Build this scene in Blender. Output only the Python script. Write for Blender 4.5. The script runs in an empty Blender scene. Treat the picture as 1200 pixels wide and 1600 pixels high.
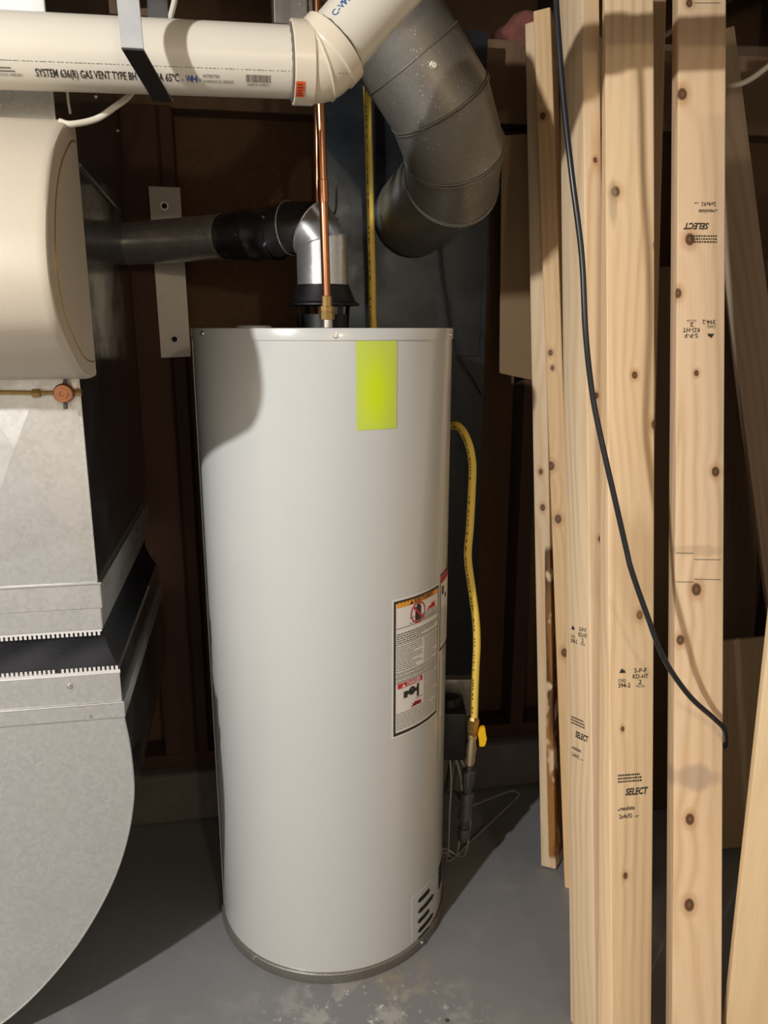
import bpy, bmesh, math, random
from mathutils import Vector, Matrix
random.seed(7)
C = bpy.context.scene.collection
PI = math.pi
# ------------------------------------------------------------------ camera
PITCH = math.radians(13.4); FPX = 1200.0; CAMZ = 1.31
cam = bpy.data.cameras.new('camera'); cam.sensor_fit = 'VERTICAL'; cam.sensor_height = 36; cam.lens = FPX/1600*36
cam.clip_start = 0.02
cam_o = bpy.data.objects.new('camera', cam); C.objects.link(cam_o)
cam_o.location = (0, 0, CAMZ); cam_o.rotation_euler = (PI/2-PITCH, 0, 0)
bpy.context.scene.camera = cam_o
# ------------------------------------------------------------------ world, lamps, exposure
w = bpy.data.worlds.new('world'); bpy.context.scene.world = w; w.use_nodes = True
w.node_tree.nodes['Background'].inputs[0].default_value = (1, .86, .7, 1)
w.node_tree.nodes['Background'].inputs[1].default_value = 0.02
def lamp(name, loc, watts, col, rad):
    l = bpy.data.lights.new(name, 'POINT'); l.energy = watts; l.color = col; l.shadow_soft_size = rad
    o = bpy.data.objects.new(name, l); C.objects.link(o); o.location = loc; return o
lamp('bare_bulb_light', (-1.25, -.66, 2.10), 138, (1, .985, .955), .035)
lamp('warm_fill_light', (.85, -1.6, 1.85), 21, (1, .82, .60), .05)  # added warm fill for the shadows, no known bulb here
vs = bpy.context.scene.view_settings
vs.view_transform = 'Standard'; vs.look = 'None'; vs.gamma = 1; vs.use_curve_mapping = False
vs.exposure = 0.48
# ------------------------------------------------------------------ geometry helpers
CAM = Vector((0, 0, CAMZ))
def ray(px, py):
    a = (px-600)/FPX; b = (800-py)/FPX
    return Vector((a, math.cos(PITCH)+b*math.sin(PITCH), -math.sin(PITCH)+b*math.cos(PITCH)))
A10 = math.radians(10)                       # the house stands turned ten degrees to the camera
U = Vector((math.cos(A10), math.sin(A10), 0)); V = Vector((-math.sin(A10), math.cos(A10), 0)); Z = Vector((0, 0, 1))
def PL(px, py, n, d): r = ray(px, py); return CAM+r*((d-CAM.dot(n))/r.dot(n))
def at(px, py, Y): return PL(px, py, Vector((0, 1, 0)), Y)
def PV(px, py, v): return PL(px, py, V, v)
def PU(px, py, u): return PL(px, py, U, u)
def PZ(px, py, z=0): return PL(px, py, Z, z)
def uvz(u, v, z): return U*u+V*v+Z*z

ORG = {}
def tag(o, label=None, cat=None, group=None, kind=None):
    if label: o['label'] = label
    if cat: o['category'] = cat
    if group: o['group'] = group
    if kind: o['kind'] = kind
    return o
def thing(name, loc, label, cat, group=None):
    o = bpy.data.objects.new(name, None); C.objects.link(o); o.location = loc; o.empty_display_size = .05
    ORG[o.name] = Vector(loc); return tag(o, label, cat, group)
def obj(name, bm, mat, parent=None, smooth=False, label=None, kind=None, angle=35):
    org = ORG.get(parent.name, Vector()) if parent else Vector()
    if org.length: bmesh.ops.translate(bm, verts=bm.verts, vec=-org)
    bmesh.ops.recalc_face_normals(bm, faces=bm.faces) if getattr(bm, 'faces', None) and not name.startswith('print') else None
    me = bpy.data.meshes.new(name); bm.to_mesh(me); bm.free()
    if mat: me.materials.append(mat)
    if smooth:
        for p_ in me.polygons: p_.use_smooth = True
        me.set_sharp_from_angle(angle=math.radians(angle))
    o = bpy.data.objects.new(name, me); C.objects.link(o)
    if parent: o.parent = parent; ORG[o.name] = org
    else: ORG[o.name] = Vector()
    if label: o['label'] = label
    if kind: o['kind'] = kind
    return o
def NB(): return bmesh.new()
def box(bm, org, ex, ey, ez, bev=0, seg=2):
    """box spanned by three edge vectors from a corner"""
    org = Vector(org); ex = Vector(ex); ey = Vector(ey); ez = Vector(ez)
    vs_ = [bm.verts.new(org+ex*i+ey*j+ez*k) for k in (0, 1) for j in (0, 1) for i in (0, 1)]
    fs = [bm.faces.new([vs_[i] for i in f]) for f in ((0,2,3,1),(4,5,7,6),(0,1,5,4),(1,3,7,5),(3,2,6,7),(2,0,4,6))]
    if bev:
        es = list({e for f in fs for e in f.edges})
        bmesh.ops.bevel(bm, geom=es, offset=bev, segments=seg, affect='EDGES', profile=.5)
    return bm
def hbox(bm, u0, u1, v0, v1, z0, z1, bev=0):
    return box(bm, uvz(u0, v0, z0), U*(u1-u0), V*(v1-v0), Z*(z1-z0), bev)
def frame(d):
    d = d.normalized(); a = Vector((0, 0, 1)) if abs(d.z) < .9 else Vector((1, 0, 0))
    x = d.cross(a).normalized(); return x, d.cross(x).normalized()
def catmull(pts, n=8):
    pts = [Vector(p) for p in pts]; P = [pts[0]*2-pts[1]]+pts+[pts[-1]*2-pts[-2]]; out = []
    for i in range(1, len(P)-2):
        for k in range(n):
            t = k/n; a, b, c, d = P[i-1], P[i], P[i+1], P[i+2]
            out.append(.5*((2*b)+(c-a)*t+(2*a-5*b+4*c-d)*t*t+(3*b-a-3*c+d)*t**3))
    out.append(pts[-1]); return out
def tube(bm, pts, r, n=10, cap=True):
    pts = [Vector(p) for p in pts]; m = len(pts); rs = r if isinstance(r, (list, tuple)) else [r]*m
    x, y = frame(pts[1]-pts[0]); rings = []
    for i, p in enumerate(pts):
        d = (pts[min(i+1, m-1)]-pts[max(i-1, 0)]).normalized()
        x = (x-d*x.dot(d)).normalized(); y = d.cross(x)
        rings.append([bm.verts.new(p+(x*math.cos(2*PI*k/n)+y*math.sin(2*PI*k/n))*rs[i]) for k in range(n)])
    for a, b in zip(rings, rings[1:]):
        for k in range(n): bm.faces.new((a[k], a[(k+1) % n], b[(k+1) % n], b[k]))
    if cap: bm.faces.new(rings[0][::-1]); bm.faces.new(rings[-1])
    return bm
def lathe(bm, org, axis, prof, n=32, cap0=True, cap1=True):
    """prof: list of (distance along axis, radius)"""
    axis = Vector(axis).normalized(); x, y = frame(axis); org = Vector(org); rings = []
    for s, r in prof:
        rings.append([bm.verts.new(org+axis*s+(x*math.cos(2*PI*k/n)+y*math.sin(2*PI*k/n))*max(r, 1e-4)) for k in range(n)])
    for a, b in zip(rings, rings[1:]):
        for k in range(n): bm.faces.new((a[k], a[(k+1) % n], b[(k+1) % n], b[k]))
    if cap0: bm.faces.new(rings[0][::-1])
    if cap1: bm.faces.new(rings[-1])
    return bm
def mitre_rings(pts, r, n=40):
    """elliptical rings of a gored (mitred) pipe along a polyline"""
    pts = [Vector(p) for p in pts]; m = len(pts); rs = r if isinstance(r, (list, tuple)) else [r]*m
    x, y = frame(pts[1]-pts[0]); out = []
    for i, p in enumerate(pts):
        d0 = (pts[i]-pts[i-1]).normalized() if i else (pts[1]-pts[0]).normalized()
        d1 = (pts[i+1]-pts[i]).normalized() if i < m-1 else d0
        nrm = (d0+d1).normalized()
        x = (x-d0*x.dot(d0)).normalized(); y = d0.cross(x)
        ring = []
        for k in range(n):
            o = (x*math.cos(2*PI*k/n)+y*math.sin(2*PI*k/n))*rs[i]
            ring.append(p+o-d0*(o.dot(nrm)/d0.dot(nrm)))
        out.append(ring)
    return out
def ring_skin(bm, a, b):
    n = len(a); va = [bm.verts.new(p) for p in a]; vb = [bm.verts.new(p) for p in b]
    for k in range(n): bm.faces.new((va[k], va[(k+1) % n], vb[(k+1) % n], vb[k]))
    return bm
def prism(bm, poly, ext):
    """poly: list of 3D points, ext: extrusion vector"""
    ext = Vector(ext); a = [bm.verts.new(Vector(p)) for p in poly]; b = [bm.verts.new(Vector(p)+ext) for p in poly]; n = len(poly)
    bm.faces.new(a); bm.faces.new(b[::-1])
    for k in range(n): bm.faces.new((a[k], b[k], b[(k+1) % n], a[(k+1) % n]))
    return bm
def screw(bm, p, nrm, r=.004, h=.0025):
    lathe(bm, Vector(p), nrm, [(0, r*1.25), (h*.3, r*1.25), (h*.35, r), (h, r*.8), (h, r*.3), (h*.5, r*.28)], n=12, cap0=False)

# flat lettering: meshes of glyphs, mapped onto any surface
_tc = {}
def text2d(s, size=1, shear=0, offset=0, spacing=1):
    key = (s, shear, offset, spacing)
    if key not in _tc:
        cu = bpy.data.curves.new('glyphs', 'FONT'); cu.body = s; cu.size = 1; cu.shear = shear; cu.offset = offset; cu.space_character = spacing
        cu.resolution_u = 2
        o = bpy.data.objects.new('glyphs', cu); C.objects.link(o)
        dg = bpy.context.evaluated_depsgraph_get(); ev = o.evaluated_get(dg); me = ev.to_mesh()
        vs_ = [(v_.co.x, v_.co.y) for v_ in me.vertices]; fs = [tuple(p_.vertices) for p_ in me.polygons]
        ev.to_mesh_clear(); bpy.data.objects.remove(o); bpy.data.curves.remove(cu)
        _tc[key] = (vs_, fs)
    vs_, fs = _tc[key]
    return [(x*size, y*size) for x, y in vs_], fs
def put_text(bm, s, fn, x, y, size=None, width=None, **kw):
    """letters at (x,y) in the flat space that fn maps to 3D; width squeezes the line to that length"""
    vs_, fs = text2d(s, size or 1, **kw)
    if not vs_: return
    x0 = min(v_[0] for v_ in vs_); x1 = max(v_[0] for v_ in vs_)
    sx = width/(x1-x0) if width else 1
    bv = [bm.verts.new(fn(x+(a-x0)*sx, y+b)) for a, b in vs_]
    for f in fs:
        try: bm.faces.new([bv[i] for i in f])
        except ValueError: pass
def put_rect(bm, fn, x0, y0, x1, y1, nx=1, ny=1):
    g = [[bm.verts.new(fn(x0+(x1-x0)*i/nx, y0+(y1-y0)*j/ny)) for i in range(nx+1)] for j in range(ny+1)]
    for j in range(ny):
        for i in range(nx): bm.faces.new((g[j][i], g[j][i+1], g[j+1][i+1], g[j+1][i]))
def put_poly(bm, fn, pts):
    bm.faces.new([bm.verts.new(fn(*p)) for p in pts])
def put_ring(bm, fn, cx, cy, r0, r1, sx=1, n=28):
    a = [bm.verts.new(fn(cx+r0*sx*math.cos(2*PI*k/n), cy+r0*math.sin(2*PI*k/n))) for k in range(n)]
    b = [bm.verts.new(fn(cx+r1*sx*math.cos(2*PI*k/n), cy+r1*math.sin(2*PI*k/n))) for k in range(n)]
    for k in range(n): bm.faces.new((a[k], a[(k+1) % n], b[(k+1) % n], b[k]))
# ------------------------------------------------------------------ materials
class X:
    """tiny expression wrapper over shader sockets"""
    def __init__(s, nt, k): s.nt = nt; s.k = k
    def _op(s, op, *o):
        n = s.nt.nodes.new('ShaderNodeMath'); n.operation = op
        for i, a in enumerate((s,)+o):
            if isinstance(a, X): s.nt.links.new(a.k, n.inputs[i])
            else: n.inputs[i].default_value = a
        return X(s.nt, n.outputs[0])
    def __add__(s, o): return s._op('ADD', o)
    def __sub__(s, o): return s._op('SUBTRACT', o)
    def __mul__(s, o): return s._op('MULTIPLY', o)
    def __truediv__(s, o): return s._op('DIVIDE', o)
    def __pow__(s, o): return s._op('POWER', o)
    def sin(s): return s._op('SINE')
    def sqrt(s): return s._op('SQRT')
    def exp(s): return s._op('EXPONENT')
    def abs(s): return s._op('ABSOLUTE')
    def max(s, o): return s._op('MAXIMUM', o)
    def min(s, o): return s._op('MINIMUM', o)
    def smooth(s, a, b, o0=0, o1=1):
        n = s.nt.nodes.new('ShaderNodeMapRange'); n.interpolation_type = 'SMOOTHSTEP'
        s.nt.links.new(s.k, n.inputs[0])
        for i, q in enumerate((a, b, o0, o1)): n.inputs[i+1].default_value = q
        return X(s.nt, n.outputs[0])
class MT:
    def __init__(s, name, col=(.5, .5, .5), rough=.5, metal=0, **kw):
        s.m = bpy.data.materials.new(name); s.m.use_nodes = True; s.nt = s.m.node_tree; s.b = s.nt.nodes['Principled BSDF']
        s.b.inputs['Base Color'].default_value = (*col, 1); s.b.inputs['Roughness'].default_value = rough; s.b.inputs['Metallic'].default_value = metal
        for k, q in kw.items(): s.b.inputs[k].default_value = q
    def coord(s, kind='Object', attr=None):
        if attr: n = s.nt.nodes.new('ShaderNodeAttribute'); n.attribute_name = attr; return n.outputs['Vector']
        return s.nt.nodes.new('ShaderNodeTexCoord').outputs[kind]
    def scaled(s, co, sc, loc=(0, 0, 0)):
        n = s.nt.nodes.new('ShaderNodeMapping'); n.inputs['Scale'].default_value = sc; n.inputs['Location'].default_value = loc
        s.nt.links.new(co, n.inputs[0]); return n.outputs[0]
    def xyz(s, co):
        n = s.nt.nodes.new('ShaderNodeSeparateXYZ'); s.nt.links.new(co, n.inputs[0]); return [X(s.nt, q) for q in n.outputs]
    def noise(s, co, scale=5, detail=3, rough=.5):
        n = s.nt.nodes.new('ShaderNodeTexNoise'); n.inputs['Scale'].default_value = scale; n.inputs['Detail'].default_value = detail
        n.inputs['Roughness'].default_value = rough; s.nt.links.new(co, n.inputs['Vector']); return X(s.nt, n.outputs[0])
    def voro(s, co, scale=5, feature='F1', out='Distance'):
        n = s.nt.nodes.new('ShaderNodeTexVoronoi'); n.feature = feature; n.inputs['Scale'].default_value = scale
        s.nt.links.new(co, n.inputs['Vector']); return X(s.nt, n.outputs[out])
    def mix(s, f, a, b, mode='MIX'):
        n = s.nt.nodes.new('ShaderNodeMix'); n.data_type = 'RGBA'; n.blend_type = mode
        if isinstance(f, X): s.nt.links.new(f.k, n.inputs[0])
        else: n.inputs[0].default_value = f
        for i, q in ((6, a), (7, b)):
            if isinstance(q, tuple): n.inputs[i].default_value = (*q[:3], 1)
            else: s.nt.links.new(q.k if isinstance(q, X) else q, n.inputs[i])
        return n.outputs[2]
    def set(s, inp, q): s.nt.links.new(q.k if isinstance(q, X) else q, s.b.inputs[inp]); return s
    def bump(s, h, dist=.002, strength=.5):
        n = s.nt.nodes.new('ShaderNodeBump'); n.inputs['Distance'].default_value = dist; n.inputs['Strength'].default_value = strength
        s.nt.links.new(h.k, n.inputs['Height']); s.nt.links.new(n.outputs[0], s.b.inputs['Normal']); return s

def galvanised(name, base, rough=.36, metal=.75, spangle=90, dirt=.0):
    t = MT(name, base, rough, metal); co = t.coord()
    v_ = t.voro(co, spangle, out='Color'); n_ = t.noise(co, 9, 4, .6)
    dk = tuple(q*.93 for q in base); lt = tuple(min(1, q*1.05) for q in base)
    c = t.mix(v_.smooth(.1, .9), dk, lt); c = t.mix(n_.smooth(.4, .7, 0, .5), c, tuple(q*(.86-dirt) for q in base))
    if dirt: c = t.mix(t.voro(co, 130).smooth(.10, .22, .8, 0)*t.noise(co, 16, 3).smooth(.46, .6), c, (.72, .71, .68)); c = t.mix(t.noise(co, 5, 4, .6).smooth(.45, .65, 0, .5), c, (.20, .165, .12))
    t.set('Base Color', c); t.set('Roughness', n_.smooth(.3, .7, rough-.08, rough+.1)); return t.m
def plain(name, col, rough=.5, metal=0, var=.12, scale=30, bump=0, **kw):
    t = MT(name, col, rough, metal, **kw); co = t.coord(); n_ = t.noise(co, scale, 4, .6)
    t.set('Base Color', t.mix(n_, tuple(q*(1-var) for q in col), tuple(min(1, q*(1+var)) for q in col)))
    if bump: t.bump(n_, bump, .6)
    return t.m
M = {}
M['galv'] = galvanised('galvanised_steel', (.69, .70, .69), .33, .70, 150)
M['galv_side'] = galvanised('galvanised_steel_smooth_shaded', (.30, .31, .33), .16, .92, 60)  # smoother sheet, its colour darkened for the faces in shade
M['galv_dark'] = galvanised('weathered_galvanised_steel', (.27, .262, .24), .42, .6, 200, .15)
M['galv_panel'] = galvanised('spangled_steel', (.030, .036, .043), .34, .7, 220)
M['vent'] = galvanised('vent_steel', (.78, .76, .73), .25, .82, 60)
M['vent_bright'] = galvanised('spangled_vent_steel', (.66, .68, .71), .30, .85, 240)
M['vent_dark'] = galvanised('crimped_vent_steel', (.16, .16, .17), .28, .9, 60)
M['black'] = plain('black_enamel', (.004, .004, .005), .5)
M['blackiron'] = plain('black_iron', (.10, .098, .095), .38, .6)
M['canvas'] = plain('black_canvas', (.007, .008, .013), .7, bump=.001, scale=400)
M['cable'] = plain('black_rubber', (.016, .017, .022), .32)
M['ink'] = plain('black_ink', (.03, .026, .022), .7)
M['inkgrey'] = plain('grey_ink', (.13, .115, .10), .7)
M['blueink'] = plain('blue_ink', (.02, .10, .30), .6)
M['red'] = plain('red_ink', (.55, .025, .035), .5)
M['orange'] = plain('orange_ink', (.85, .36, .05), .5)
M['paper'] = plain('label_paper', (.80, .79, .76), .45, var=.03)
M['copper'] = plain('copper', (.46, .215, .115), .27, .95, .25, 18)
M['brass'] = plain('brass', (.50, .34, .13), .34, .9, .3, 60)
M['brass_light'] = plain('pale_brass', (.62, .52, .34), .34, .85, .2, 90)
M['chrome'] = plain('screw_steel', (.72, .72, .72), .25, .95, .1)
M['yellow'] = plain('yellow_plastic', (.90, .66, .12), .42, 0, .06)
M['yellow_lever'] = plain('bright_yellow_plastic', (.95, .56, .01), .4, 0, .05)
M['white_cable'] = plain('white_vinyl', (.66, .62, .53), .45, var=.08)
M['grey_tube'] = plain('grey_tube', (.42, .40, .36), .4, .4)
M['teeth'] = plain('white_metal_edge', (.78, .78, .77), .4, .2)
M['pink'] = plain('pink_insulation', (.20, .07, .055), .95, var=.3, scale=90, bump=.01)
M['hole'] = plain('dark_hole', (.008, .008, .008), .8)
t = MT('tank_enamel', (.63, .63, .60), .27); co = t.coord(); n_ = t.noise(co, 2.5, 2)
t.set('Base Color', t.mix(n_, (.565, .585, .58), (.595, .613, .608))); t.b.inputs['Coat Weight'].default_value = .5; t.b.inputs['Coat Roughness'].default_value = .10
M['tank'] = t.m
t = MT('beige_plastic', (.70, .62, .50), .42); co = t.coord(); n_ = t.noise(co, 500, 2)
t.set('Base Color', t.mix(n_, (.56, .50, .41), (.595, .535, .44))); t.bump(n_, .0004, .3); M['beige'] = t.m
t = MT('cream_pvc', (.80, .73, .62), .33); co = t.coord(); n_ = t.noise(co, 3, 4); n2 = t.noise(t.scaled(co, (3, 40, 40)), 12, 4, .7)
c = t.mix(n_, (.63, .595, .515), (.67, .635, .555)); c = t.mix(n2.smooth(.66, .76, 0, .35), c, (.45, .40, .34)); t.set('Base Color', c); M['pvc'] = t.m
M['pvc_fit'] = plain('pvc_fitting', (.68, .61, .49), .3, 0, .03)
t = MT('fluorescent_sticker', (.6, .75, .02), .6); g = t.xyz(t.coord('Generated'))
d = (((g[0]-.5)*1.7)**2+((g[2]-.42)*1.5)**2).sqrt(); t.set('Base Color', t.mix(d.smooth(.1, .95), (.62, .80, .004), (.56, .68, .09))); M['sticker'] = t.m
# floor: grey painted concrete with worn, chalky patches round the tank
t = MT('grey_painted_concrete', (.22, .225, .23), .5); co = t.coord(); x, y, z = t.xyz(co)
n1 = t.noise(co, 2.2, 5, .6); n2 = t.noise(co, 14, 5, .65); n3 = t.noise(co, 60, 4, .6)
c = t.mix(n1, (.20, .206, .216), (.265, .27, .28)); c = t.mix(n2.smooth(.52, .72, 0, .45), c, (.30, .30, .295))
dd = (((x+.03)*1.0)**2+((y-1.20)*1.5)**2).sqrt()
patch = dd.smooth(.05, .33, 1, 0)
c = t.mix(patch*n2.smooth(.47, .60), c, (.40, .395, .37)); c = t.mix(patch*n3.smooth(.60, .68)*.8, c, (.72, .71, .68))
d2 = ((x-.03)**2+((y-1.33)*1.3)**2).sqrt(); c = t.mix(d2.smooth(.02, .13, .45, 0)*n2.smooth(.4, .6), c, (.30, .22, .13))
sp = t.voro(co, 9); c = t.mix(sp.smooth(.035, .05, .85, 0), c, (.03, .03, .03))
t.set('Base Color', c); t.set('Roughness', n2.smooth(.3, .7, .42, .62)); t.bump(n2, .003, .35); M['floor'] = t.m
t = MT('rough_concrete', (.24, .22, .19), .9); co = t.coord(); n_ = t.noise(co, 12, 6, .7)
t.set('Base Color', t.mix(n_, (.10, .09, .078), (.21, .19, .165))); t.bump(n_, .012, .7); M['concrete'] = t.m
t = MT('brown_fibreboard', (.20, .11, .05), .85); co = t.coord(); n_ = t.noise(co, 4, 5, .6); n2 = t.noise(co, 70, 3)
c = t.mix(n_, (.085, .044, .020), (.15, .082, .038)); c = t.mix(n2.smooth(.5, .75, 0, .3), c, (.20, .125, .07)); t.set('Base Color', c); M['board'] = t.m
M['drywall'] = plain('painted_drywall', (.62, .57, .50), .8, var=.04, scale=3)
M['grey_wall'] = plain('grey_foundation_wall', (.42, .39, .34), .85, var=.18, scale=4, bump=.003)

def wood(name, light, dark, knots=(), seed=0, freq=190, bark=None, tint=None, stains=()):
    """softwood: flat-sawn growth rings that flow round the knots (knots in the board's own metres: x, y, z, radius)"""
    t = MT(name, light, .6); co = t.coord(attr='grain'); x, y, z = t.xyz(co)
    lo = t.noise(t.scaled(co, (5, 5, 1.3), (seed*3.1, seed, seed*1.7)), 1, 2, .4)
    mid = t.noise(t.scaled(co, (30, 30, 3), (seed, 0, 0)), 1, 3, .5)
    fine = t.noise(t.scaled(co, (420, 420, 9)), 1, 3, .6)
    core = None; bend = None
    for (kx, ky, kz, kr) in knots:
        d = ((x-kx)**2+(y-ky)**2+((z-kz)*.75)**2).sqrt()/kr
        b = ((d*d)*-.09).exp()*kr
        q = d
        core = q if core is None else core.min(q); bend = b if bend is None else bend+b
    ph = random.uniform(-.02, .05)
    r = ((x-ph)**2+(y+.02+(lo-.5)*.16)**2).sqrt()+(mid-.5)*.006
    if bend is not None: r = r+bend*1.1
    ring = (r*(freq*1.7)+(lo-.5)*9).sin()*.5+.5
    amp = t.noise(t.scaled(co, (16, 16, 1.6), (seed*2.3, 1, seed)), 1, 3, .55).smooth(.32, .66, .12, .62)
    c = t.mix(ring**1.8*amp, light, dark)
    c = t.mix(fine.smooth(.40, .75, 0, .35), c, tuple(q*.72 for q in light))
    c = t.mix(lo.smooth(.3, .7, 0, .28), c, tint or tuple(q*w_ for q, w_ in zip(light, (1.02, .90, .78))))
    if core is not None:
        c = t.mix(core.smooth(1.0, 2.3, .45, 0), c, (dark[0]*.8, dark[1]*.62, dark[2]*.45))
        c = t.mix(core.smooth(.75, 1.05, 1, 0), c, t.mix((core*9).sin()*.5+.5, (.10, .045, .02), (.20, .10, .045)))
    for (sx, sz, wx, wz, col, amt) in stains:
        d = (((x-sx)/wx)**2+((z-sz)/wz)**2).sqrt()+(mid-.5)*1.6
        c = t.mix(d.smooth(.5, 1.1, amt, 0), c, col)
    if bark:
        z0, z1, x0, x1 = bark
        m_ = (z+(mid-.5)*.03).smooth(z0, z0+.02)*z.smooth(z1-.02, z1, 1, 0)*(x+(mid-.5)*.02).smooth(x0, x0+.004)*t.noise(t.scaled(co, (20, 20, 16)), 1, 2).smooth(.36, .46)
        c = t.mix(m_, c, t.mix(mid.smooth(.4, .6), (.10, .035, .008), (.36, .16, .035)))
    t.set('Base Color', c); t.bump(fine*.5+ring*.5, .0007, .5); return t.m
def old_wood(name, a, b):
    t = MT(name, a, .8); co = t.coord(); n_ = t.noise(t.scaled(co, (30, 30, 3)), 1, 4, .6); t.set('Base Color', t.mix(n_, a, b)); return t.m
M['stud'] = old_wood('old_reddish_stud', (.05, .022, .014), (.085, .038, .023))
M['joist'] = old_wood('old_brown_joist', (.11, .065, .037), (.20, .125, .072))

# ------------------------------------------------------------------ the setting
def struct(name, bm, mat): return tag(obj(name, bm, mat), kind='structure')
bm = NB(); box(bm, (-3.2, -3.2, -.1), (6.4, 0, 0), (0, 6.4, 0), (0, 0, .1)); floor = struct('floor', bm, M['floor'])
bm = NB(); hbox(bm, -2.6, 3.0, 2.04, 2.07, 0, 1.80); wall_back = struct('wall_back', bm, M['board'])
bm = NB(); hbox(bm, -2.6, 3.0, 1.91, 2.04, 0, .145, .012); obj('curb', bm, M['concrete'], wall_back, label='rough concrete curb along the foot of the wall')
bm = NB(); hbox(bm, -2.6, 3.0, 1.95, 2.04, .145, .183, .002); obj('sill_plate', bm, M['stud'], wall_back)
bm = NB(); hbox(bm, -2.6, 3.0, 1.97, 2.10, 1.80, 1.985, .003); obj('top_beam', bm, M['joist'], wall_back)
for u_ in (-1.35, -.95, PV(224, 700, 1.95).dot(U), PV(299, 1100, 1.95).dot(U), .30, .72, 1.15, 1.55):
    w_ = .089 if abs(u_-PV(224, 700, 1.95).dot(U)) < .001 else .038
    bm = NB(); hbox(bm, u_, u_+w_, 1.95, 2.04, .183, 1.80, .002); obj('stud', bm, M['stud'], wall_back)
bm = NB(); hbox(bm, -2.6, 3.0, 2.55, 2.6, 1.8, 2.43); obj('rim_joist', bm, M['joist'], wall_back)
bm = NB(); hbox(bm, -3.4, 3.4, -2.6, 2.75, 2.435, 2.47); ceiling = struct('ceiling', bm, M['joist'])
for u_ in [-2.35+.41*i for i in range(13)]:
    bm = NB(); hbox(bm, u_, u_+.038, -2.4, 2.54, 2.20, 2.435, .002); obj('joist', bm, M['joist'], ceiling)
bm = NB(); hbox(bm, 1.56, 1.64, -2.4, 2.04, 0, 2.435); struct('wall_right', bm, M['grey_wall'])
bm = NB(); hbox(bm, -2.66, -2.6, -2.4, 2.04, 0, 2.435); struct('wall_left', bm, M['drywall'])
bm = NB(); hbox(bm, -2.66, 1.64, -2.46, -2.4, 0, 2.435); struct('wall_front', bm, M['drywall'])

# ------------------------------------------------------------------ water heater
HX, HY, R, HT = -.120, 1.571, .255, 1.312
HC = Vector((HX, HY, 0))
def cyl(phi, z, r=R): return Vector((HX+r*math.sin(phi), HY-r*math.cos(phi), z))
def cyl_hit(px, py, r=R):
    d = ray(px, py); a = d.x**2+d.y**2; ox, oy = -HX, -HY; b = 2*(d.x*ox+d.y*oy); c = ox*ox+oy*oy-r*r
    q = max(b*b-4*a*c, 0); s = (-b-math.sqrt(q))/(2*a); p = CAM+d*s
    return math.atan2(p.x-HX, -(p.y-HY)), p.z
wh = thing('water_heater', (HX, HY, 0), 'tall light grey cylindrical gas water heater standing on the floor', 'water heater')
bm = NB(); lathe(bm, HC, Z, [(.02, R), (.4, R), (.8, R), (1.294, R)], n=128, cap0=False, cap1=False); obj('body', bm, M['tank'], wh, True)
bm = NB(); lathe(bm, HC, Z, [(1.2915, R+.0002), (1.2915, R+.0022), (HT-.003, R+.0022), (HT-.0006, R+.0012), (HT, R-.002), (HT-.003, R-.012), (HT-.003, .05), (HT-.003, .0)], n=128, cap0=False); tc_ = obj('top_cap', bm, M['tank'], wh, True)
for px, py in ((317, 521), (524, 524), (703, 523)):
    ph, z_ = cyl_hit(px, py, R+.002); bm = NB(); screw(bm, cyl(ph, z_, R+.002), cyl(ph, 0, 1)-HC, .0042, .003); obj('screw', bm, M['chrome'], tc_, True)
bm = NB(); lathe(bm, HC, Z, [(0, R+.005), (.002, R+.006), (.022, R+.006), (.024, R+.0045), (.024, R-.01)], n=128, cap1=False); br = obj('base_ring', bm, M['galv_dark'], wh, True)
for px, py in ((397, 1496), (659, 1472)):
    ph, z_ = cyl_hit(px, py, R+.006); bm = NB(); screw(bm, cyl(ph, z_, R+.006), cyl(ph, 0, 1)-HC, .0035, .003); obj('screw', bm, M['chrome'], br, True)
# vertical lap seam near the left edge
ph = cyl_hit(309, 700)[0]
bm = NB(); tube(bm, [cyl(ph, .024, R+.0002), cyl(ph, 1.29, R+.0002)], .0014, 8); obj('seam', bm, M['tank'], wh, True)
# cold/hot caps on top
bm = NB(); p = at(397, 510, 1.53); lathe(bm, (p.x, p.y, HT-.003), Z, [(0, .034), (.006, .034), (.008, .031), (.008, 0)], n=32, cap0=False); obj('plug_cap', bm, M['tank'], wh, True)
# access cover with louvre slots low on the right
ph0, zc = cyl_hit(643, 1470); 
def band(bm, r, p0, p1, z0, z1, n=24):
    put_rect(bm, lambda a, b: cyl(a, b, r), p0, z0, p1, z1, n, 1)
phR = ph0+1.05; CT = cyl_hit(643, 1404)[1]
bm = NB()
g0 = [(ph0, .03), (phR, .03), (phR, CT), (ph0, CT)]
inner = []
band(bm, R+.0006, ph0, phR, .028, CT); band(bm, R-.004, ph0, phR, .028, CT)
for a in (ph0, phR):
    v4 = [bm.verts.new(cyl(a, zz, rr)) for zz, rr in ((.028, R-.004), (CT, R-.004), (CT, R+.0006), (.028, R+.0006))]; bm.faces.new(v4)
for zz in (.028, CT):
    put_rect(bm, lambda a, b, zz=zz: cyl(a, zz, b), ph0, R-.004, phR, R+.0006, 24, 1)
bmesh.ops.remove_doubles(bm, verts=bm.verts, dist=1e-5)
cover = obj('burner_cover', bm, M['tank'], wh, True)
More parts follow.
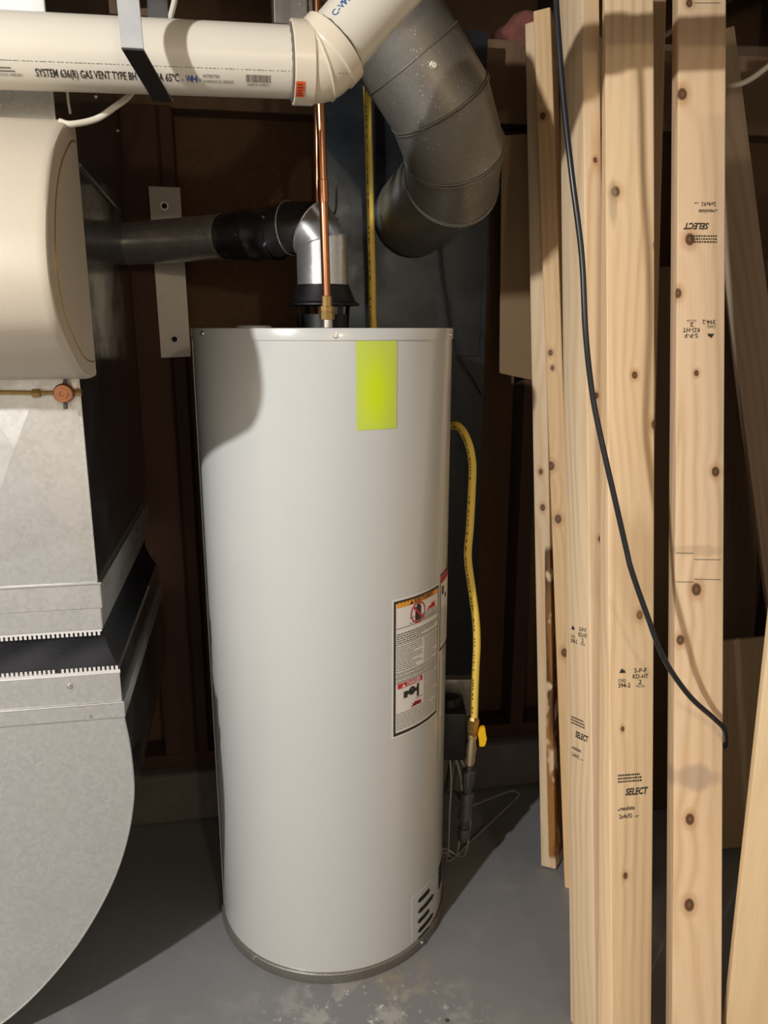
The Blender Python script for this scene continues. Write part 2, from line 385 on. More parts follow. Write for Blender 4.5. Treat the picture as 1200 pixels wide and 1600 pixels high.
def slot(p0, p1, z_, h=.0052):
    bm = NB(); n = 8; top = []; bot = []
    for i in range(n+1):
        s = i/n; a = p0+(p1-p0)*s; e = h*math.sqrt(max(0, 1-max(0, abs(s-.5)-.42)**2/.0064)) if abs(s-.5) > .42 else h
        top.append((a, z_+e)); bot.append((a, z_-e))
    fn = lambda a, b: cyl(a, b, R+.0018)
    tv = [bm.verts.new(fn(*q)) for q in top]; bv = [bm.verts.new(fn(*q)) for q in bot]
    for i in range(n):
        try: bm.faces.new((bv[i], bv[i+1], tv[i+1], tv[i]))
        except ValueError: pass
    return obj('vent_slot', bm, M['hole'], cover)
c0 = cyl_hit(652, 1410)[0]; c1 = cyl_hit(671, 1390)[0]; c2 = cyl_hit(677, 1395)[0]; dphi = c1-c0
zs = [cyl_hit(652, y_)[1] for y_ in (1409, 1426, 1441, 1456, 1469)]
for i, z_ in enumerate(zs): slot(c0, c2 if i % 2 else c1, z_)
for i in range(5): slot(c2+.12, c2+.12+dphi*(.9 if i % 2 else 1.1), zs[0]+.012-.0125*i*1.0)
for i in range(4): slot(c2+.42, c2+.75, zs[0]+.012-.016*i)

# fluorescent sticker
pa, za = cyl_hit(556, 530); pb, _ = cyl_hit(620, 530); _, zb = cyl_hit(588, 671)
bm = NB(); put_rect(bm, lambda a, b: cyl(a, b, R+.0008), pa, zb, pb, 1.2905, 10, 8); obj('printed_sticker', bm, M['sticker'], wh, True, label='plain fluorescent yellow-green sticker under the rim').name = 'sticker'
# warning label (French)
pl_, zt = cyl_hit(612, 938); pr_, _ = cyl_hit(685, 912); _, zb = cyl_hit(612, 1155)
LW = (pr_-pl_)*R; LH = zt-zb
def lab(p0, z0, r): return lambda x, y: cyl(p0+x/R, z0+y, r)
bm = NB(); put_rect(bm, lab(pl_, zb, R+.0006), 0, 0, LW, LH, 20, 2); label = obj('warning_label', bm, M['paper'], wh, True, label='white French warning label with black border and orange header')
f1 = lab(pl_, zb, R+.0011); f2 = lab(pl_, zb, R+.0015); e = .004; bw = .006
def prn(name, bm, mat, par): return obj('printed_'+name, bm, mat, par, kind='stuff')
bm = NB()
for a in ((e, e, LW-e*.4, e+bw), (e, LH-e-bw, LW-e*.4, LH-e)): put_rect(bm, f1, *a, nx=16)
for a in ((e, e, e+bw*.8, LH-e), (LW-e*.4-.002, e, LW-e*.4, LH-e)): put_rect(bm, f1, *a)
x0 = e+bw*.8+.002; x1 = LW-e*.4-.004; ww = x1-x0
Y = lambda q: LH*(1-q)                     # fraction from the top of the label
for q in (.21, .325, .53, .565, .60, .83): put_rect(bm, f1, x0-.002, Y(q)-.0005, x1+.002, Y(q)+.0005, nx=16)
prn('border', bm, M['ink'], label)
bm = NB(); put_rect(bm, f1, x0, Y(.065), x1, Y(.028), nx=16); prn('orange_header', bm, M['orange'], label)
bm = NB(); put_text(bm, 'AVERTISSEMENT', f2, x0+ww*.34, Y(.0605), size=.0125, width=ww*.5, offset=.015)
hx = x0+ww*.25; put_poly(bm, f2, [(hx, Y(.061)), (hx+.010, Y(.061)), (hx+.005, Y(.037))])
# the small print as rows of short dark strokes
rr = random.Random(3)
def lines(bm, xa, xb, qa, qb, n, h=.0012, fn=f1):
    for i in range(n):
        y_ = Y(qa+(qb-qa)*(i+.5)/n); x_ = xa; lim = xb if rr.random() < .7 else xa+(xb-xa)*rr.uniform(.5, .95)
        while x_ < lim-.002:
            l = min(rr.uniform(.003, .010), lim-x_); put_rect(bm, fn, x_, y_-h/2, x_+l, y_+h/2); x_ += l+.0014
lines(bm, x0+ww*.25, x1-.006, .215, CT, 2); lines(bm, x0, x1, .243, .32, 5, .0017); lines(bm, x0, x0+ww*.55, .335, .52, 13); lines(bm, x0+ww*.6, x1, .335, .52, 13)
lines(bm, x0, x1, .533, .562, 2); lines(bm, x0, x1, .568, .598, 2); lines(bm, x0+ww*.6, x1, .605, .82, 15); lines(bm, x0, x1, .838, .95, 7); lines(bm, x0+ww*.55, x1, .165, .205, 3)
# pictograms: crossed-out canister, faucet
cx, cy = x0+ww*.44, Y(.135)
put_rect(bm, f1, cx-.0085, cy-.016, cx+.0085, cy+.012); put_rect(bm, f1, cx-.004, cy+.012, cx+.006, cy+.017)
fx, fy = x0+ww*.3, Y(.69)
put_rect(bm, f1, fx-.020, fy-.010, fx-.010, fy+.004); put_rect(bm, f1, fx-.010, fy-.005, fx+.022, fy+.003); put_ring(bm, f1, fx+.002, fy, .004, .009); put_rect(bm, f1, fx+.016, fy-.018, fx+.022, fy+.010)
for k in range(4): put_poly(bm, f1, [(fx+.006+k*.005, fy-.034), (fx+.010+k*.005, fy-.034), (fx+.002+k*.006, fy-.026)])
prn('black_ink', bm, M['ink'], label)
bm = NB(); put_ring(bm, f2, cx, cy, .0185, .0215)
put_poly(bm, f2, [(cx-.015, cy+.012), (cx-.012, cy+.015), (cx+.015, cy-.012), (cx+.012, cy-.015)])
gx = x0+ww*.64; put_poly(bm, f1, [(gx, Y(.15)), (gx+.034, Y(.15)), (gx+.032, Y(.108)), (gx+.027, Y(.122)), (gx+.022, Y(.105)), (gx+.017, Y(.128)), (gx+.010, Y(.126)), (gx+.007, Y(.14))])
put_rect(bm, f1, x0+.003, Y(.645), x0+ww*.56, Y(.608), nx=8)
put_poly(bm, f1, [(fx-.002, fy-.036), (fx+.030, fy-.036), (fx+.030, fy-.028), (fx+.010, fy-.026)]); put_rect(bm, f1, fx+.012, fy-.0215, fx+.034, fy-.020)
prn('red_ink', bm, M['red'], label)
bm = NB(); put_text(bm, 'DANGER', f2, x0+ww*.21, Y(.640), size=.012, width=ww*.30, offset=.02)
hx = x0+ww*.10; put_poly(bm, f2, [(hx, Y(.640)), (hx+.010, Y(.640)), (hx+.005, Y(.616))]); prn('white_lettering', bm, M['paper'], label)
# second label just round the curve
q0 = pr_+.010/R; bm = NB(); l2w = .085; l2h = .165; z2 = cyl_hit(690, 905)[1]-l2h+.012
put_rect(bm, lab(q0, z2, R+.0006), 0, 0, l2w, l2h, 14, 2); lb2 = obj('warning_label', bm, M['paper'], wh, True, label='second warning label turned almost out of sight')
g1 = lab(q0, z2, R+.0011); bm = NB()
for a in ((0, 0, l2w, .005), (0, l2h-.004, l2w, l2h)): put_rect(bm, g1, *a, nx=14)
put_rect(bm, g1, .001, 0, .003, l2h)
LHs, LH = LH, l2h; lines(bm, .006, l2w-.004, .45, .93, 14, fn=g1); put_rect(bm, g1, .010, Y(.28), .022, Y(.17)); put_rect(bm, g1, .03, Y(.35), .045, Y(.30))
prn('black_ink', bm, M['ink'], lb2); bm = NB(); put_rect(bm, g1, .004, Y(.12), l2w-.003, Y(.035), nx=12); prn('red_ink', bm, M['red'], lb2); LH = LHs
bm = NB(); put_rect(bm, lab(q0, z2-.10, R+.0006), .002, -.14, .06, .085, 10, 1); obj('data_plate', bm, M['tank'], wh, True)
# gas control valve on the right flank
g = cyl(math.radians(97), .36, R)
gb = NB(); box(gb, g+Vector((-.01, -.012, -.02)), (.065, 0, 0), (0, .10, 0), (0, 0, .12), .006); gc = obj('gas_control', gb, M['black'], wh, True)
bm = NB(); lathe(bm, g+Vector((.02, .035, .10)), Z, [(0, .024), (.018, .023), (.02, .02), (.02, 0)], n=24); obj('dial', bm, M['black'], gc, True)
bm = NB(); box(bm, g+Vector((.0, .10, .0)), (.08, 0, 0), (0, .03, 0), (0, 0, .13), .003); obj('cover_plate', bm, M['galv_dark'], gc, True)
for k, (dx, dy) in enumerate(((.02, -.004), (.034, .0), (.044, .006))):
    q = g+Vector((dx, dy, -.02)); foot = PZ(699+3*k, 1338, .01); mids = [q, q+Vector((.004+.01*k, .0, -.06)), q+Vector((.002+.014*k, .004, -.15)), (q+foot)/2+Vector((.012*k, 0, -.13)), Vector((HX+R+.01, foot.y-.03, .03+.012*k)), cyl(math.radians(82), .045+.01*k, R)]
    bm = NB(); tube(bm, catmull(mids), .0022, 8); obj('burner_tube', bm, M['grey_tube'], wh, True)
# ------------------------------------------------------------------ draft hood + vent connector
dh = thing('draft_hood', (HX, HY, HT-.003), 'black flared draft hood on legs atop the water heater', 'draft hood')
bm = NB(); lathe(bm, HC, Z, [(1.355, .0715), (1.358, .0715), (1.362, .064), (1.388, .053), (1.394, .0515), (1.394, .044), (1.36, .055)], n=48, cap0=False, cap1=False); obj('skirt', bm, M['black'], dh, True)
bm = NB(); lathe(bm, HC, Z, [(HT-.003, .047), (1.338, .047), (1.338, .043), (HT-.003, .043)], n=40, cap0=False, cap1=False); obj('flue_collar', bm, M['black'], dh, True)
for k in range(4):
    a = math.radians(38+90*k); d_ = Vector((math.cos(a), math.sin(a), 0)); s_ = Vector((-math.sin(a), math.cos(a), 0)); b0 = HC+d_*.055-s_*.006+Z*(HT-.003)
    bm = NB(); box(bm, b0, s_*.012, d_*.002, Z*.055+d_*.004); box(bm, b0, s_*.012, d_*.014, Z*.0015); obj('leg', bm, M['black'], dh)
vp = thing('vent_pipe', (HX, HY, 1.38), 'galvanised round vent pipe elbowing left from the draft hood to the duct', 'vent pipe')
pe = PU(196, 381, -.256); ze = pe.z; a0 = Vector((HX, HY, ze))
dirL = (pe-a0); dirL.z = 0; dirL.normalize()
path = [HC+Z*1.378, HC+Z*(ze-.028), HC+Z*(ze+.003)+dirL*.022, HC+Z*(ze+.008)+dirL*.073, HC+Z*ze+dirL*.118]
rg = mitre_rings(path, [.050, .050, .050, .050, .050], 48)
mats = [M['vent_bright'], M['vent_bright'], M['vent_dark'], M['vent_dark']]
for i in range(4):
    bm = NB(); ring_skin(bm, rg[i], rg[i+1]); obj('elbow_gore', bm, mats[i], vp, True, 80)
for i in (1, 2, 3):
    bm = NB(); pts = rg[i]; cen = path[i]; tube(bm, [cen+(q-cen)*1.012 for q in pts]+[cen+(pts[0]-cen)*1.012], .0013, 6); obj('seam', bm, M['vent'] if i > 1 else M['vent_bright'], vp, True)
# adjustable crimped reducer between elbow and straight run
s0 = HC+Z*ze+dirL*.105; prof = [(0, .0515), (.012, .0515), (.016, .0500), (.05, .0495), (.055, .0515), (.060, .0495)]
for k in range(6): prof += [(.064+k*.009, .0500-.0006*k), (.068+k*.009, .0478-.0006*k)]
prof += [(.120, .0455), (.135, .0452)]
bm = NB(); lathe(bm, s0, dirL, prof, n=40, cap0=False, cap1=False); obj('crimped_reducer', bm, M['vent_dark'], vp, True, angle=60)
s1 = s0+dirL*.130; ln = (pe-s1).length
bm = NB(); lathe(bm, s1, dirL, [(0, .0450), (.006, .0462), (.012, .0450), (ln*.5, .0450), (ln+.025, .0450)], n=48, cap0=False, cap1=False); obj('straight_run', bm, M['vent'], vp, True)
for px, py, Y_ in ((432, 373, 1.52), (404, 331, 1.57), (401, 394, 1.56), (449, 317, 1.55), (341, 365, 1.56)):
    q = at(px, py, Y_); ax = s0; tt = max(.0, (q-ax).dot(dirL)); base = ax+dirL*tt; n_ = (q-base).normalized()
    rad = .050 if tt < .06 else .0455
    bm = NB(); screw(bm, base+n_*rad, n_, .003, .004); obj('screw', bm, M['chrome'], vp, True)
# ------------------------------------------------------------------ copper water lines
cp = thing('copper_pipe', at(511, 508, 1.45), 'front copper water pipe rising from the heater top by a brass union', 'pipe')
q0 = at(511, 508, 1.45); q0.z = HT-.004; q1 = q0+Z*.045; q2 = at(505, 300, 1.45); q3 = at(499, 130, 1.44); q4 = at(497, 40, 1.44)
bm = NB(); tube(bm, [q1, q2], .0079, 16); obj('lower_pipe', bm, M['copper'], cp, True)
bm = NB(); tube(bm, [q2, q3, q4, Vector((q4.x, q4.y, 2.2))], .0079, 16); obj('upper_pipe', bm, M['copper'], cp, True)
dd = (q3-q2).normalized(); bm = NB(); lathe(bm, q2-dd*.018, dd, [(0, .008), (.001, .0096), (.037, .0096), (.038, .008)], n=20); obj('coupling', bm, M['copper'], cp, True)
bm = NB(); lathe(bm, q0, Z, [(0, .0125), (.004, .0125), (.005, .0105), (.021, .0105), (.0215, .009)], n=20); obj('steel_nipple', bm, M['chrome'], cp, True)
bm = NB(); lathe(bm, q0+Z*.018, Z, [(0, .010), (.001, .0135), (.012, .0138), (.0125, .0125), (.0145, .0125), (.015, .0135), (.024, .0135), (.025, .0095), (.042, .0095), (.043, .008)], n=8); obj('union_nut', bm, M['brass'], cp)
cp2 = thing('copper_pipe', at(497, 330, 1.66), 'rear copper water pipe half hidden behind the front copper pipe', 'pipe')
k0 = at(497, 330, 1.66); bm = NB(); tube(bm, [Vector((k0.x, k0.y, HT)), k0, at(495.5, 60, 1.66), Vector((k0.x, 1.60, 2.2))], .0079, 14); obj('pipe', bm, M['copper'], cp2, True)
bm = NB(); lathe(bm, Vector((k0.x, k0.y, HT-.004)), Z, [(0, .012), (.03, .012), (.03, .008)], n=16); obj('nipple', bm, M['chrome'], cp2, True)
bv = thing('ball_valve', at(519, 344, 1.66), 'small ball valve with upright black lever behind the vent elbow', 'valve')
c = at(518, 347, 1.66); bm = NB(); lathe(bm, Vector((k0.x-.004, k0.y, c.z)), Vector((1, 0, 0)), [(0, .013), (.026, .013), (.027, .007), (.045, .007)], n=16); obj('valve_body', bm, M['brass'], bv, True)
bm = NB(); lathe(bm, at(513, 347, 1.66), Vector((1, 0, 0)), [(0, .006), (.008, .006), (.008, .003), (.014, .003)], n=10); obj('stem_nut', bm, M['chrome'], bv, True)
bm = NB(); ps = [at(*q, 1.66) for q in ((516, 345), (519, 338), (524, 329), (525.5, 318), (525.5, 284))]
for a, b in zip(ps, ps[1:]):
    d_ = (b-a); s_ = d_.cross(Vector((0, 1, 0))).normalized()*.0035; box(bm, a-s_*.5, s_, (0, .012, 0), d_*1.05)
obj('lever', bm, M['black'], bv)
# ------------------------------------------------------------------ spangled steel panel and dark duct behind the heater
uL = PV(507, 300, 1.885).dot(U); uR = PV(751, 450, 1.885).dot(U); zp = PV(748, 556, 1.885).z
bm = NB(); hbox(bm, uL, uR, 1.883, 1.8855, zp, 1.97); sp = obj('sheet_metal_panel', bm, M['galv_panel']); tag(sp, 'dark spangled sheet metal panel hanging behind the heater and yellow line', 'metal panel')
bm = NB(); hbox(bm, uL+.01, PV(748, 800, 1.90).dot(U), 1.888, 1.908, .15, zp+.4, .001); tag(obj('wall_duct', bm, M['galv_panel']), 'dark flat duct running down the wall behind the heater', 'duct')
# ------------------------------------------------------------------ big gored elbow
bd = thing('round_duct', PV(650, 345, 1.883), 'large dusty galvanised round duct with gored elbow', 'duct')
gp = [PV(648, 348, 1.883), at(690, 318, 1.74), at(720, 262, 1.635), at(707, 195, 1.575), at(640, 80, 1.53), at(560, -40, 1.50)]
ends = gp
segp = [PV(640, 352, 1.883)]
# seams are the mitre planes between successive straight gores
axis_pts = [PV(644, 338, 1.883), at(706, 280, 1.69), at(709, 232, 1.615), at(685, 158, 1.555), at(560, -45, 1.49)]
rg = mitre_rings(axis_pts, [.094, .096, .096, .096, .098], 56)
for i in range(4):
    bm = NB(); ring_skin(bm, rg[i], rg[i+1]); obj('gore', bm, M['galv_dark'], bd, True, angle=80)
for i in (1, 2, 3):
    for sc, off in ((1.012, 0), (1.006, .006)):
        cen = axis_pts[i]; d_ = (axis_pts[i+1]-axis_pts[i]).normalized(); bm = NB()
        pts = [cen+(q-cen)*sc-d_*off for q in rg[i]]; tube(bm, pts+[pts[0]], .0016, 6); obj('seam', bm, M['galv_dark'], bd, True)
d_ = (axis_pts[4]-axis_pts[3]).normalized()
for px, py in ((677, 102), (621, 22)):
    # screws sit on the upper gore
    dr = ray(px, py); o_ = CAM-axis_pts[3]; dp = dr-d_*dr.dot(d_); op = o_-d_*o_.dot(d_)
    A_ = dp.dot(dp); B_ = 2*dp.dot(op); C_ = op.dot(op)-.097**2; q = B_*B_-4*A_*C_
    if q > 0:
        h = CAM+dr*((-B_-math.sqrt(q))/(2*A_)); n_ = h-axis_pts[3]; n_ = (n_-d_*n_.dot(d_)).normalized()
        bm = NB(); screw(bm, h, n_, .0055, .004); obj('screw', bm, M['chrome'], bd, True)
# raised joint across the top gore
bm = NB(); m_ = axis_pts[3]+d_*.085; x_, y_ = frame(d_); tube(bm, [m_+(x_*math.cos(2*PI*k/48)+y_*math.sin(2*PI*k/48))*.0975 for k in range(49)], .0012, 6); obj('seam', bm, M['galv_dark'], bd, True)
# ceiling trunk duct
uA = PV(428, 20, 1.70).dot(U)
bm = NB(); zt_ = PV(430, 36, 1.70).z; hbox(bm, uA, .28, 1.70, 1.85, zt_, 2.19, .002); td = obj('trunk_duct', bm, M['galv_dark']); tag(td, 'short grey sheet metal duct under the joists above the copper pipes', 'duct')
bm = NB(); u2 = PV(470, 20, 1.70).dot(U); hbox(bm, u2, u2+.012, 1.694, 1.70, zt_-.003, 2.19); obj('drive_cleat', bm, M['galv_dark'], td)
# ------------------------------------------------------------------ yellow gas line and gas train
gl = thing('gas_hose', at(578, 500, 1.74), 'yellow plastic gas line passing behind the heater down to the shutoff valve', 'gas line')
pts = [at(571, 60, 1.875), at(575, 180, 1.855), at(578, 300, 1.86), at(581, 420, 1.865), at(584, 520, 1.865), at(600, 600, 1.85), at(650, 650, 1.83), at(700, 664, 1.76), at(717, 667, 1.72), at(731, 690, 1.68), at(738, 724, 1.66), at(737, 769, 1.64), at(734, 825, 1.62), at(731, 870, 1.61), at(737, 919, 1.60), at(743, 964, 1.60), at(745, 1005, 1.60), at(743, 1050, 1.60), at(740.5, 1128, 1.60)]
bm = NB(); tube(bm, catmull(pts, 8), .0088, 16); gh = obj('hose', bm, M['yellow'], gl, True)
# black printing along the hose
bm = NB(); cpts = catmull(pts, 8)
for i in range(3, len(cpts)-2):
    a, b = cpts[i], cpts[i+1]; d_ = (b-a); L_ = d_.length; d_.normalize(); tc = (CAM-a).normalized(); s_ = d_.cross(tc).normalized(); n_ = s_.cross(d_).normalized()
    if n_.dot(tc) < 0: n_ = -n_
    lft = -s_ if s_.x > 0 else s_
    nn = (n_*.86+lft*.5).normalized(); w_ = nn.cross(d_).normalized()
    f_ = .1
    while f_*L_ < L_-.004:
        l = rr.uniform(.002, .007)
        if rr.random() < .62:
            p0 = a+d_*f_*L_+nn*.0091; bm.faces.new([bm.verts.new(q) for q in (p0-w_*.0012, p0+w_*.0012, p0+w_*.0012+d_*l, p0-w_*.0012+d_*l)])
        f_ += (l+.0025)/L_
obj('printed_markings', bm, M['ink'], gh, kind='stuff')
G0 = at(740, 1119, 1.60); G1 = at(723.5, 1312, 1.60); gd = (G1-G0).normalized(); gL = (G1-G0).length
gt = thing('gas_shutoff', G1, 'brass gas shutoff valve with yellow lever on black iron drip leg', 'gas valve')
def gpart(name, prof, mat, n=16, smooth=True):
    bm = NB(); lathe(bm, G0, gd, [(s*gL, r) for s, r in prof], n=n); return obj(name, bm, mat, gt, smooth)
gpart('flare_nut', [(0, .0105), (.02, .0150), (.11, .0150), (.13, .0125), (.14, .0125)], M['brass'], 6, False)
bvb = gpart('valve_body', [(.14, .0128), (.165, .0128), (.17, .0105), (.22, .0118), (.25, .0135), (.31, .0118), (.34, .0125), (.36, .0125), (.365, .009), (.38, .009)], M['brass_light'])
gpart('nipple', [(.37, .0085), (.42, .0085)], M['blackiron'])
gpart('union', [(.42, .0120), (.43, .0165), (.48, .0165), (.49, .0150), (.54, .0150), (.55, .0115), (.60, .0110)], M['blackiron'], 8, False)
tee = gpart('tee', [(.60, .0150), (.605, .0172), (.64, .0172), (.645, .0155), (.78, .0155), (.785, .0172), (.815, .0172), (.82, .0140)], M['blackiron'])
gpart('drip_leg', [(.81, .0105), (.91, .0105)], M['blackiron'])
gpart('cap', [(.90, .0140), (.905, .0150), (.97, .0150), (1.0, .0120)], M['blackiron'])
tm = G0+gd*gL*.71; bm = NB(); tube(bm, [tm, Vector((HX+R+.02, tm.y+.03, tm.z+.02)), g+Vector((.05, .06, .03))], .0125, 12); obj('branch_pipe', bm, M['blackiron'], gt, True)
hv = at(752, 1150, 1.585); bm = NB()
lathe(bm, G0+gd*gL*.19, hv-(G0+gd*gL*.19), [(0, .005), (.012, .005)], n=10); obj('stem', bm, M['brass'], gt, True)
bm = NB(); poly = [at(*q, 1.578) for q in ((750, 1160), (747, 1150), (750, 1140), (753, 1137), (758, 1137), (759, 1146), (761, 1155), (759, 1163), (757, 1167), (749, 1167))]
prism(bm, poly, (0, .012, 0)); bmesh.ops.bevel(bm, geom=list(bm.edges), offset=.0012, segments=2, affect='EDGES'); obj('lever', bm, M['yellow_lever'], gt)
# loop of thin tube by the gas train
bm = NB(); tube(bm, catmull([PZ(735, 1260, .06), PZ(760, 1250, .05), PZ(797, 1236, .04), PZ(808, 1238, .035), PZ(809, 1245, .03), PZ(780, 1273, .02), PZ(735, 1315, .006), PZ(709, 1341, .004), PZ(697, 1346, .012)], 6), .0026, 8)
tag(obj('pilot_tube', bm, M['grey_tube'], None, True), 'thin grey tube looping over the floor beside the gas valve', 'tube')
# ------------------------------------------------------------------ return drop duct, canvas connector, lower elbow boot
DU, DV = -.256, 1.264; DUL = -.458; DB = 1.905
ud = thing('return_duct', uvz((DU+DUL)/2, DV, .82), 'bright galvanised rectangular duct below and behind the beige humidifier', 'duct')
zc0 = .905
bm = NB()      # front sheet with a cross break
def sheet(bm, a, b, c, d, apex):
    vs_ = [bm.verts.new(q) for q in (a, b, c, d)]; m = bm.verts.new(apex)
    for i in range(4): bm.faces.new((vs_[i], vs_[(i+1) % 4], m))
sheet(bm, uvz(DUL, DV, zc0), uvz(DU, DV, zc0), uvz(DU, DV, 1.355), uvz(DUL, DV, 1.355), uvz(-.357, DV-.011, 1.13))
sheet(bm, uvz(DUL, DV, 1.355), uvz(DU, DV, 1.355), uvz(DU, DV, 2.19), uvz(DUL, DV, 2.19), uvz(-.357, DV-.004, 1.67))
obj('front_sheet', bm, M['galv'], ud)
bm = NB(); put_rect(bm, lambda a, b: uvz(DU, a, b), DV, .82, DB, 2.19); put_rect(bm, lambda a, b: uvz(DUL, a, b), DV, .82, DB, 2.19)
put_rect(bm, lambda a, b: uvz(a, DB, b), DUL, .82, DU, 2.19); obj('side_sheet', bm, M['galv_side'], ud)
# corner hem
bm = NB(); tube(bm, [uvz(DU, DV, .905), uvz(DU, DV, 2.19)], .0016, 8); obj('corner_hem', bm, M['galv'], ud, True)
for (z0, z1, o) in ((.862, .905, .006), (.824, .862, .003)):
    bm = NB(); hbox(bm, DUL-o, DU+o, DV-o, DB, z0, z1, .0015); obj('flange_band', bm, M['galv'], ud)
bm = NB(); tube(bm, [uvz(DUL-.006, DV-.006, .905), uvz(DU+.006, DV-.006, .905), uvz(DU+.006, DB, .905)], .0022, 8); obj('flange_bead', bm, M['chrome'], ud, True)
# diagonal ridge modelled in place of a reflection in the side sheet
a_ = PU(124, 258, DU+.002); b_ = PU(203, 350, DU+.002)
bm = NB(); tube(bm, [a_, b_], .004, 6); obj('reflection_ridge', bm, M['galv_side'], ud)
for px, py in ((150, 151), (184, 204)):
    bm = NB(); screw(bm, PU(px, py, DU), U, .005, .003); obj('screw', bm, M['chrome'], ud, True)
def teeth(z0, z1, u1, vf, name, par):
    bm = NB(); s = .0; k = 0
    hbox(bm, DUL-.03, u1, vf-.0012, vf, min(z0, z1), max(z0, z1))
    L_ = u1-DUL+.03
    return obj(name, bm, M['teeth'], par)
def tooth_row(z0, h, u1, vf, vb, par):
    bm = NB(); n = int((u1-DUL+.03)/.0072)
    for k in range(n):
        if rr.random() < .06: continue
        uu = u1-.003-k*.0072; box(bm, uvz(uu-.0040, vf-.0016, z0), U*.0040, V*.0012, Z*h)
    m = int((vb-vf)/.0072)
    o = obj('crimp_teeth', bm, M['teeth'], par); o['kind'] = 'stuff'
cn = thing('flexible_connector', uvz((DU+DUL)/2, DV, .755), 'black canvas flexible connector joining the two galvanised ducts', 'connector')
# canvas sleeve, slack and slightly puckered
bm = NB(); LOu, LOv = -.232, 1.262; n = 40; rows = 8; loop = []
def sleeve(s, tz):
    # s in 0..1 along front then right side
    uu0, vv0 = DU, DV+.002; uu1, vv1 = LOu-.004, LOv+.004
    k = tz; uu = uu0*(1-k)+uu1*k; vv = vv0*(1-k)+vv1*k; sag = math.sin(PI*k)*.010
    L1 = .22; L2 = .60; d = s*(L1+L2); z_ = .828-(.828-.752)*k
    if d < L1: return uvz(DUL+(uu-DUL)*d/L1, vv+sag+.004*math.sin(d*60+k*6)*math.sin(PI*k), z_)
    return uvz(uu-sag*(1 if d > L1+.01 else .3), vv+(d-L1), z_)
gr = [[bm.verts.new(sleeve(i/n, j/rows)) for i in range(n+1)] for j in range(rows+1)]
for j in range(rows):
    for i in range(n): bm.faces.new((gr[j][i], gr[j][i+1], gr[j+1][i+1], gr[j+1][i]))
obj('canvas_sleeve', bm, M['canvas'], cn, True)
bm = NB(); hbox(bm, DUL-.02, DU+.001, DV-.0015, DV, .820, .828); obj('upper_metal_edge', bm, M['teeth'], cn)
tooth_row(.8135, .0075, DU+.001, DV, DB, cn)
bm = NB(); hbox(bm, DUL-.2, LOu+.001, LOv-.0015, LOv, .744, .7505); obj('lower_metal_edge', bm, M['teeth'], cn)
tooth_row(.750, .0075, LOu+.001, LOv, DB, cn)
# lower elbow boot
bo = thing('elbow_boot', uvz(-.5, LOv, .03), 'galvanised curved elbow boot at the foot of the return duct, lower left', 'duct')
crv = [(LOu, .665), (-.226, .60), (-.225, .53), (-.232, .475), (-.245, .42), (-.264, .365), (-.288, .313), (-.318, .26), (-.355, .205), (-.402, .148), (-.45, .10), (-.50, .062), (-.56, .035), (-.64, .022), (-.95, .02)]
crv = [(a.x, a.z) for a in catmull([Vector((q[0], 0, q[1])) for q in crv], 4)]
left = [(-.95, .42), (-.62, .44), (-.52, .50), (DUL-.01, .60), (DUL-.01, .665)]
bm = NB(); poly = crv+left; prism(bm, [uvz(a, LOv, b) for a, b in poly], V*.003); obj('front_plate', bm, M['galv'], bo)
bm = NB()
a_ = [bm.verts.new(uvz(a-.003, LOv+.003, b+.002)) for a, b in crv]; b_ = [bm.verts.new(uvz(a-.003, LOv+.62, b+.002)) for a, b in crv]
for i in range(len(crv)-1): bm.faces.new((a_[i], b_[i], b_[i+1], a_[i+1]))
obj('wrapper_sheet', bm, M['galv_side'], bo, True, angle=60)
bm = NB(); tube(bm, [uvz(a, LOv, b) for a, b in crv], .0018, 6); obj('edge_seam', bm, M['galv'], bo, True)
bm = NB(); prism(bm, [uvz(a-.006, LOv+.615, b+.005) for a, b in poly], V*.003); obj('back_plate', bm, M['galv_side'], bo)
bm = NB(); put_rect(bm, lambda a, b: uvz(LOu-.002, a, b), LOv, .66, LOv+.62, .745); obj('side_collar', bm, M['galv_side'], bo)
bm = NB(); hbox(bm, DUL-.2, LOu, LOv-.002, LOv+.001, .692, .746, .0008); obj('collar_band', bm, M['galv'], bo)
bm = NB(); hbox(bm, DUL-.2, LOu+.004, LOv-.006, LOv+.62, .664, .692, .0012); obj('flange_band', bm, M['galv'], bo)
bm = NB(); tube(bm, [uvz(DUL-.2, LOv-.006, .692), uvz(LOu+.004, LOv-.006, .692)], .0016, 8); obj('flange_bead', bm, M['chrome'], bo, True)
for px, py in ((143, 1118), (109, 1072)):
    bm = NB(); screw(bm, PV(px, py, LOv-.002), -V, .0042, .004); obj('screw', bm, M['chrome'], bo, True)
# ------------------------------------------------------------------ beige half-drum humidifier
UE = -.2277
hm = thing('humidifier', uvz(-.45, 1.15, 1.24), 'beige half-drum furnace humidifier mounted on the duct front', 'humidifier')
prf = [(100, 195), (88, 220), (80, 250), (75, 290), (73, 330), (73, 380), (78, 440), (90, 500), (102, 533), (116, 563), (130, 586)]
pv = [((q.dot(V)), q.z) for q in (PU(px, py, UE) for px, py in prf)]
pv = [(1.258, 1.594), (1.22, 1.592)]+pv[0:]+[(1.215, 1.238), (1.258, 1.238)]
pv = [(a.x, a.z) for a in catmull([Vector((q[0], 0, q[1])) for q in pv], 4)]
cv, cz = 1.16, 1.415
def hring(u_, sc): return [uvz(u_, cv+(a-cv)*sc if a < 1.255 else a, cz+(b-cz)*sc) for a, b in pv]
bm = NB(); us = [(-.70, .985), (-.692, 1), (UE-.012, 1), (UE-.005, .996), (UE-.0015, .985), (UE, .970)]
rings = [[bm.verts.new(q) for q in hring(*s)] for s in us]; m = len(pv)
